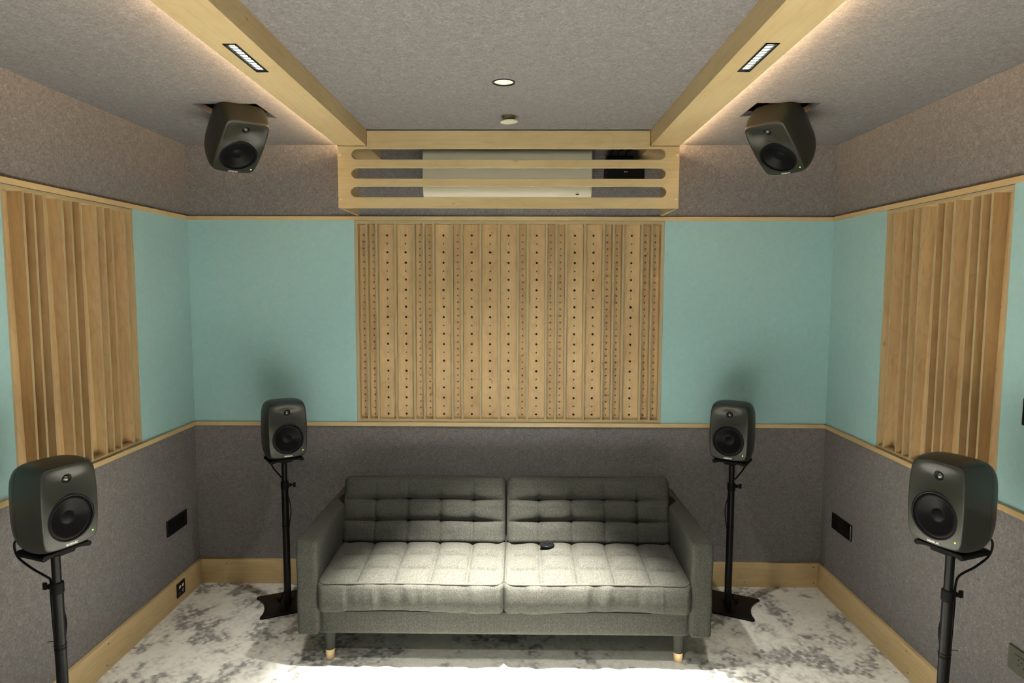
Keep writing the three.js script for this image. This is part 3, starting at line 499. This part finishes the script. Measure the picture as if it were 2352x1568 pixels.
// ------------------------------------------------------------------ sofa
{
  const SX = -0.006, f = thing('sofa', 'charcoal melange two-cushion sofa with tufted cushions and pale wooden feet', 'sofa', [SX, 0, 0.04]);
  const uvFab = g => woodUV(g, 1, -1);
  const n = makeNoise(401), nz = (x, y, z, fr) => n(((x * 0.3 + z * 0.21 + 5) % 1 + 1) % 1, ((y * 0.3 + z * 0.13 + 5) % 1 + 1) % 1, fr, fr, 2);
  const smoothUV = (g) => { // keeps smooth normals while unwrapping
    const nrm = g.attributes.normal.clone(), u = new Float32Array(g.attributes.position.count * 2), p = g.attributes.position; const ng = g.toNonIndexed(), P = ng.attributes.position, N = ng.attributes.normal, uv = new Float32Array(P.count * 2);
    for (let i = 0; i < P.count; i += 3) { let ax = [0, 0, 0]; for (let k = 0; k < 3; k++) { ax[0] += Math.abs(N.getX(i + k)); ax[1] += Math.abs(N.getY(i + k)); ax[2] += Math.abs(N.getZ(i + k)); } const m = ax.indexOf(Math.max(...ax)); for (let k = 0; k < 3; k++) { const q = [P.getX(i + k), P.getY(i + k), P.getZ(i + k)], r = [0, 1, 2].filter(t => t !== m); uv[(i + k) * 2] = q[r[0]]; uv[(i + k) * 2 + 1] = q[r[1]]; } }
    ng.setAttribute('uv', new THREE.BufferAttribute(uv, 2)); return ng;
  };
  const D = 0.885; // total depth; local z 0 (back) .. D (front)
  // base rail and back frame
  part('base_frame', smoothUV(softBox(1.81, 0.125, D - 0.05, 0.012, 60, 8, 30).translate(0, 0.215, (D - 0.05) / 2 + 0.012)), M.fabric, f);
  part('back_frame', smoothUV(softBox(1.80, 0.47, 0.12, 0.03, 40, 20, 8).translate(0, 0.445, 0.07)), M.fabric, f);
  for (const s of [-1, 1]) {
    const g = softBox(0.102, 0.470, D - 0.005, 0.016, 12, 40, 70, (v, m) => { const e = v.y + 0.235, puff = 0.004 * Math.sin(Math.PI * Math.min(1, Math.max(0, (v.z + D / 2) / D))) * (m.y > 0.5 ? 1 : 0); v.y += puff; v.x += s * 0.0015 * Math.sin(v.y * 30 + v.z * 9); if (Math.abs(v.y - 0.205) < 0.006 && m.z > 0.5) v.z -= 0.002; });
    part('armrest', smoothUV(g.translate(s * 0.948, 0.397, D / 2)), M.fabric, f);
  }
  // tufted seat cushions
  const cw = 0.892, cd = 0.63, ch = 0.155;
  const crease = (t, k) => { const c = Math.abs(t - Math.round(t)); return Math.exp(-c / k); };
  for (const s of [-1, 1]) {
    const c0 = s * 0.4485, R = s > 0 ? 7.3 : 2.1;
    const g = softBox(cw, ch, cd, 0.026, 130, 26, 100, (v, m) => {
      const u = (v.x / cw + 0.5) * 4.999, w = (v.z / cd + 0.5) * 4.3, up = Math.max(0, m.y) * smooth(0.35, 0.9, m.y);
      const fu = u - Math.floor(u), ww = Math.max(0, Math.min(3.999, w * 4 / 4.3)), fw = ww - Math.floor(ww), cellP = (1 - Math.pow(Math.abs(2 * fu - 1), 3)) * (1 - Math.pow(Math.abs(2 * fw - 1), 3));
      const crown = 0.016 * (1 - (2 * v.x / cw) ** 4) * (1 - (2 * v.z / cd) ** 4);
      const rim = smooth(0.5, 0.44, Math.abs(v.x / cw)) * smooth(0.5, 0.45, Math.abs(v.z / cd));
      const gr = Math.exp(-Math.min(fu, 1 - fu) / 0.04) + Math.exp(-Math.min(fw, 1 - fw) / 0.045);
      v.y += up * (crown + (0.016 * (cellP - 1) - 0.009 * gr) * rim + 0.003 * nz(v.x + R, v.z, 0, 40));
      const fr = Math.max(0, m.z) ** 2; v.z += fr * (0.016 * (1 - (2 * v.y / ch) ** 2) + 0.010 * (Math.abs(v.x * s - (-0.05)) < 0.36 ? nz(v.x * 3 + R, v.y * 0.6, 0, 22) : 0)) ;
      v.y += fr * 0.004 * Math.sin(v.x * 9 + R); const sd = Math.abs(m.x) ** 2; v.x += Math.sign(m.x) * sd * 0.004;
      if (m.y < -0.4) v.y += 0.006 * Math.sin(v.x * 7 + R);
    });
    const cu = part('seat_cushion', smoothUV(g), M.fabric, f, [c0, 0.368, 0.578], [0.035, 0, 0]);
    const zz = cd / 2 - 0.0055, xx = cw / 2 - 0.0050;
    const loop = (y, dz) => { const wv = x => 0.5 * 0.004 * Math.sin(x * 9 + R); return tube([[-xx, y, -0.1], [-xx, y, 0.1], [-xx, y, zz - 0.06], [-xx + 0.004, y, zz - 0.020], [-xx + 0.022, y + wv(-xx), zz - 0.002 + dz], ...[-0.36, -0.28, -0.2, -0.1, 0, 0.1, 0.2, 0.28, 0.36].map(x => [x, y + wv(x), zz + dz]), [xx - 0.022, y + wv(xx), zz - 0.002 + dz], [xx - 0.004, y, zz - 0.020], [xx, y, zz - 0.06], [xx, y, 0.1], [xx, y, -0.1]], 0.0042, 200, 6); };
    part('piping', loop(ch / 2 - 0.0068, 0.0), M.fabric, cu); part('piping', loop(-ch / 2 + 0.0068, 0.0), M.fabric, cu);
  }
  // back cushions: two deep horizontal creases and four tufts along each
  const bw = 0.905, bh = 0.375, bd = 0.17;
  for (const s of [-1, 1]) {
    const R = s > 0 ? 4.7 : 1.3;
    const g = softBox(bw, bh, bd, 0.036, 130, 90, 18, (v, m) => {
      const u = (v.x / bw + 0.5) * 5, w = v.y / bh + 0.5, fz = Math.max(0, m.z) * smooth(0.3, 0.9, m.z);
      const sag = 0.010 * Math.cos((u - 2.5) * 1.25), l1 = 0.66 + sag, l2 = 0.355 + sag, t = w > l1 ? (w - l1) / (1.02 - l1) : w > l2 ? (w - l2) / (l1 - l2) : (w + 0.02) / (l2 + 0.02);
      const bulge = 1 - Math.pow(Math.abs(2 * Math.max(0, Math.min(1, t)) - 1), 4), edgeFade = 0.30 + 0.70 * smooth(0, 0.9, Math.min(u, 5 - u));
      const dn = Math.min(Math.abs(w - l1), Math.abs(w - l2)), fu = Math.abs(u - Math.round(u)), inU = u > 0.5 && u < 4.5;
      const tuft = inU ? Math.exp(-fu / 0.12) * Math.exp(-dn / 0.09) : 0, vert = inU ? Math.exp(-fu / 0.05) : 0;
      v.z += fz * (0.030 * (bulge - 1) * edgeFade + 0.014 * (1 - (2 * v.x / bw) ** 4) - 0.030 * tuft - 0.010 * vert * (w > l1 ? 0.35 : 1) + 0.004 * nz(v.x * 2 + R, v.y, 0, 30));
      const up = Math.max(0, m.y) ** 2; v.y += up * (0.006 * (1 - (2 * v.x / bw) ** 4) + 0.003 * Math.sin(v.x * 8 + R));
    });
    const cu = part('back_cushion', smoothUV(g), M.fabric, f, [s * 0.4555, 0.588, 0.300], [-0.30, 0, 0]);
    const xx = bw / 2 - 0.011, yt = bh / 2 - 0.008, zf = bd / 2 - 0.014;
    part('piping', tube([[-xx, -0.1, zf], [-xx, 0.1, zf], [-xx + 0.004, yt - 0.03, zf], [-xx + 0.02, yt - 0.003, zf], [-xx + 0.06, yt + 0.002, zf], [0, yt + 0.006, zf], [xx - 0.06, yt + 0.002, zf], [xx - 0.02, yt - 0.003, zf], [xx - 0.004, yt - 0.03, zf], [xx, 0.1, zf], [xx, -0.1, zf]], 0.0026, 140, 6), M.fabric, cu);
  }
  // feet: fabric-coloured upper length above a pale wooden tip
  for (const [x, z] of [[-0.868, 0.788], [0.862, 0.795], [-0.868, 0.10], [0.862, 0.10]]) {
    const leg = part('leg', cyl(0.0285, 0.0232, 0.108, 28).translate(0, 0.1015, 0), M.fabric, f, [x, 0, z]);
    tag(part('wooden_foot', woodUV(cyl(0.0232, 0.0208, 0.0475, 28).translate(0, 0.02375, 0), 1), M.oak, leg), 'pale wooden tip');
  }
}
{ // black puck on the seat
  scene.updateMatrixWorld(true); const seats = []; scene.traverse(o => { if (o.name === 'seat_cushion') seats.push(o); });
  let rest = 0; for (let k = 0; k < 12; k++) { const a = k / 12 * Math.PI * 2, hit = new THREE.Raycaster(new THREE.Vector3(0.216 + 0.034 * Math.cos(a), 1, 0.545 + 0.034 * Math.sin(a)), new THREE.Vector3(0, -1, 0)).intersectObjects(seats, false)[0]; if (hit) rest = Math.max(rest, hit.point.y); }
  const f = thing('black_puck', 'small round black plastic puck lying on the sofa seat', 'puck', [0.216, rest + 0.0005, 0.545]);
  part('disc', new THREE.LatheGeometry(L2([[0, 0], [0.036, 0], [0.039, 0.004], [0.039, 0.010], [0.036, 0.014], [0.030, 0.015], [0, 0.015]]), 40), M.cone, f);
  const dm = new THREE.CylinderGeometry(0.016, 0.016, 0.002, 4); dm.translate(0, 0.016, 0); part('raised_diamond', dm, M.cone, f);
}

// ------------------------------------------------------------------ wall plates and sockets
function plate(name, label, cat, s, y0, y1, z0, z1, mat, marks) {
  const f = thing(name, label, cat, [s * XW, (y0 + y1) / 2, (z0 + z1) / 2], s < 0 ? Math.PI / 2 : -Math.PI / 2); // local +z faces the room
  const w = z1 - z0, h = y1 - y0; part('cover_plate', new RoundedBoxGeometry(w, h, 0.009, 3, 0.0025).translate(0, 0, 0.0045), mat, f); marks(f, w, h); return f;
}
const triple = (f, w, h) => { for (let i = 0; i < 3; i++) part('module', new RoundedBoxGeometry(0.045, 0.048, 0.003, 2, 0.001).translate(-0.055 + i * 0.052, 0, 0.0095), M.rubber, f); part('edge_strip', box(w / 2 - 0.004, w / 2 - 0.001, -h / 2 + 0.003, h / 2 - 0.003, 0.0085, 0.0096), M.plasticGrey, f); };
plate('wall_plate', 'black wide wall plate above the baseboard socket', 'wall plate', -1, 0.426, 0.517, 0.149, 0.371, M.black, triple);
plate('wall_plate', 'black wide wall plate near the rear corner opposite the baseboard socket', 'wall plate', 1, 0.430, 0.522, 0.146, 0.371, M.black, triple);
plate('wall_plate', 'olive black socket plate low on the wall behind the speaker stand', 'wall plate', 1, 0.416, 0.511, 1.560, 1.712, M.olive, (f, w, h) => {
  part('module', new RoundedBoxGeometry(0.062, 0.05, 0.0025, 2, 0.001).translate(-0.012, 0, 0.0098), M.olive, f);
  for (const [x, y] of [[-0.02, -0.008], [-0.005, 0.008], [-0.02, 0.012], [0.006, -0.008]]) part('pin_hole', cyl(0.0026, 0.0026, 0.001, 12).rotateX(Math.PI / 2).translate(x, y, 0.0113), M.dark, f);
});
plate('control_panel', 'black control panel at chest height beside the slatted diffuser', 'control panel', 1, 1.343, 1.443, 1.549, 1.69, M.black, (f, w, h) => part('screen', box(-w / 2 + 0.012, w / 2 - 0.012, -h / 2 + 0.012, h / 2 - 0.012, 0.0088, 0.0096), M.rim, f));
{
  const f = thing('power_socket', 'black power socket with pale plug contacts set in the baseboard', 'socket', [-XW + 0.018, 0.0875, 0.279], Math.PI / 2);
  part('cover_plate', new RoundedBoxGeometry(0.088, 0.084, 0.006, 3, 0.002).translate(0, 0, 0.003), M.black, f);
  for (const x of [-0.018, 0.016]) { part('jack', new THREE.TorusGeometry(0.009, 0.0022, 8, 20).translate(x, 0.016, 0.0065), M.chrome, f); part('contact', box(x - 0.003, x + 0.003, 0.010, 0.024, 0.006, 0.0075), M.plastic, f); }
  part('jack', new THREE.TorusGeometry(0.008, 0.002, 8, 20).translate(0.016, -0.014, 0.0065), M.chrome, f);
  part('contact', box(-0.024, -0.016, -0.022, -0.018, 0.006, 0.0072), M.plasticGrey, f);
}

scene.traverse(o => { if (o.isMesh) { o.castShadow = true; o.receiveShadow = true; } if (o.isSpotLight) o.castShadow = true; });
renderer.render(scene, camera);
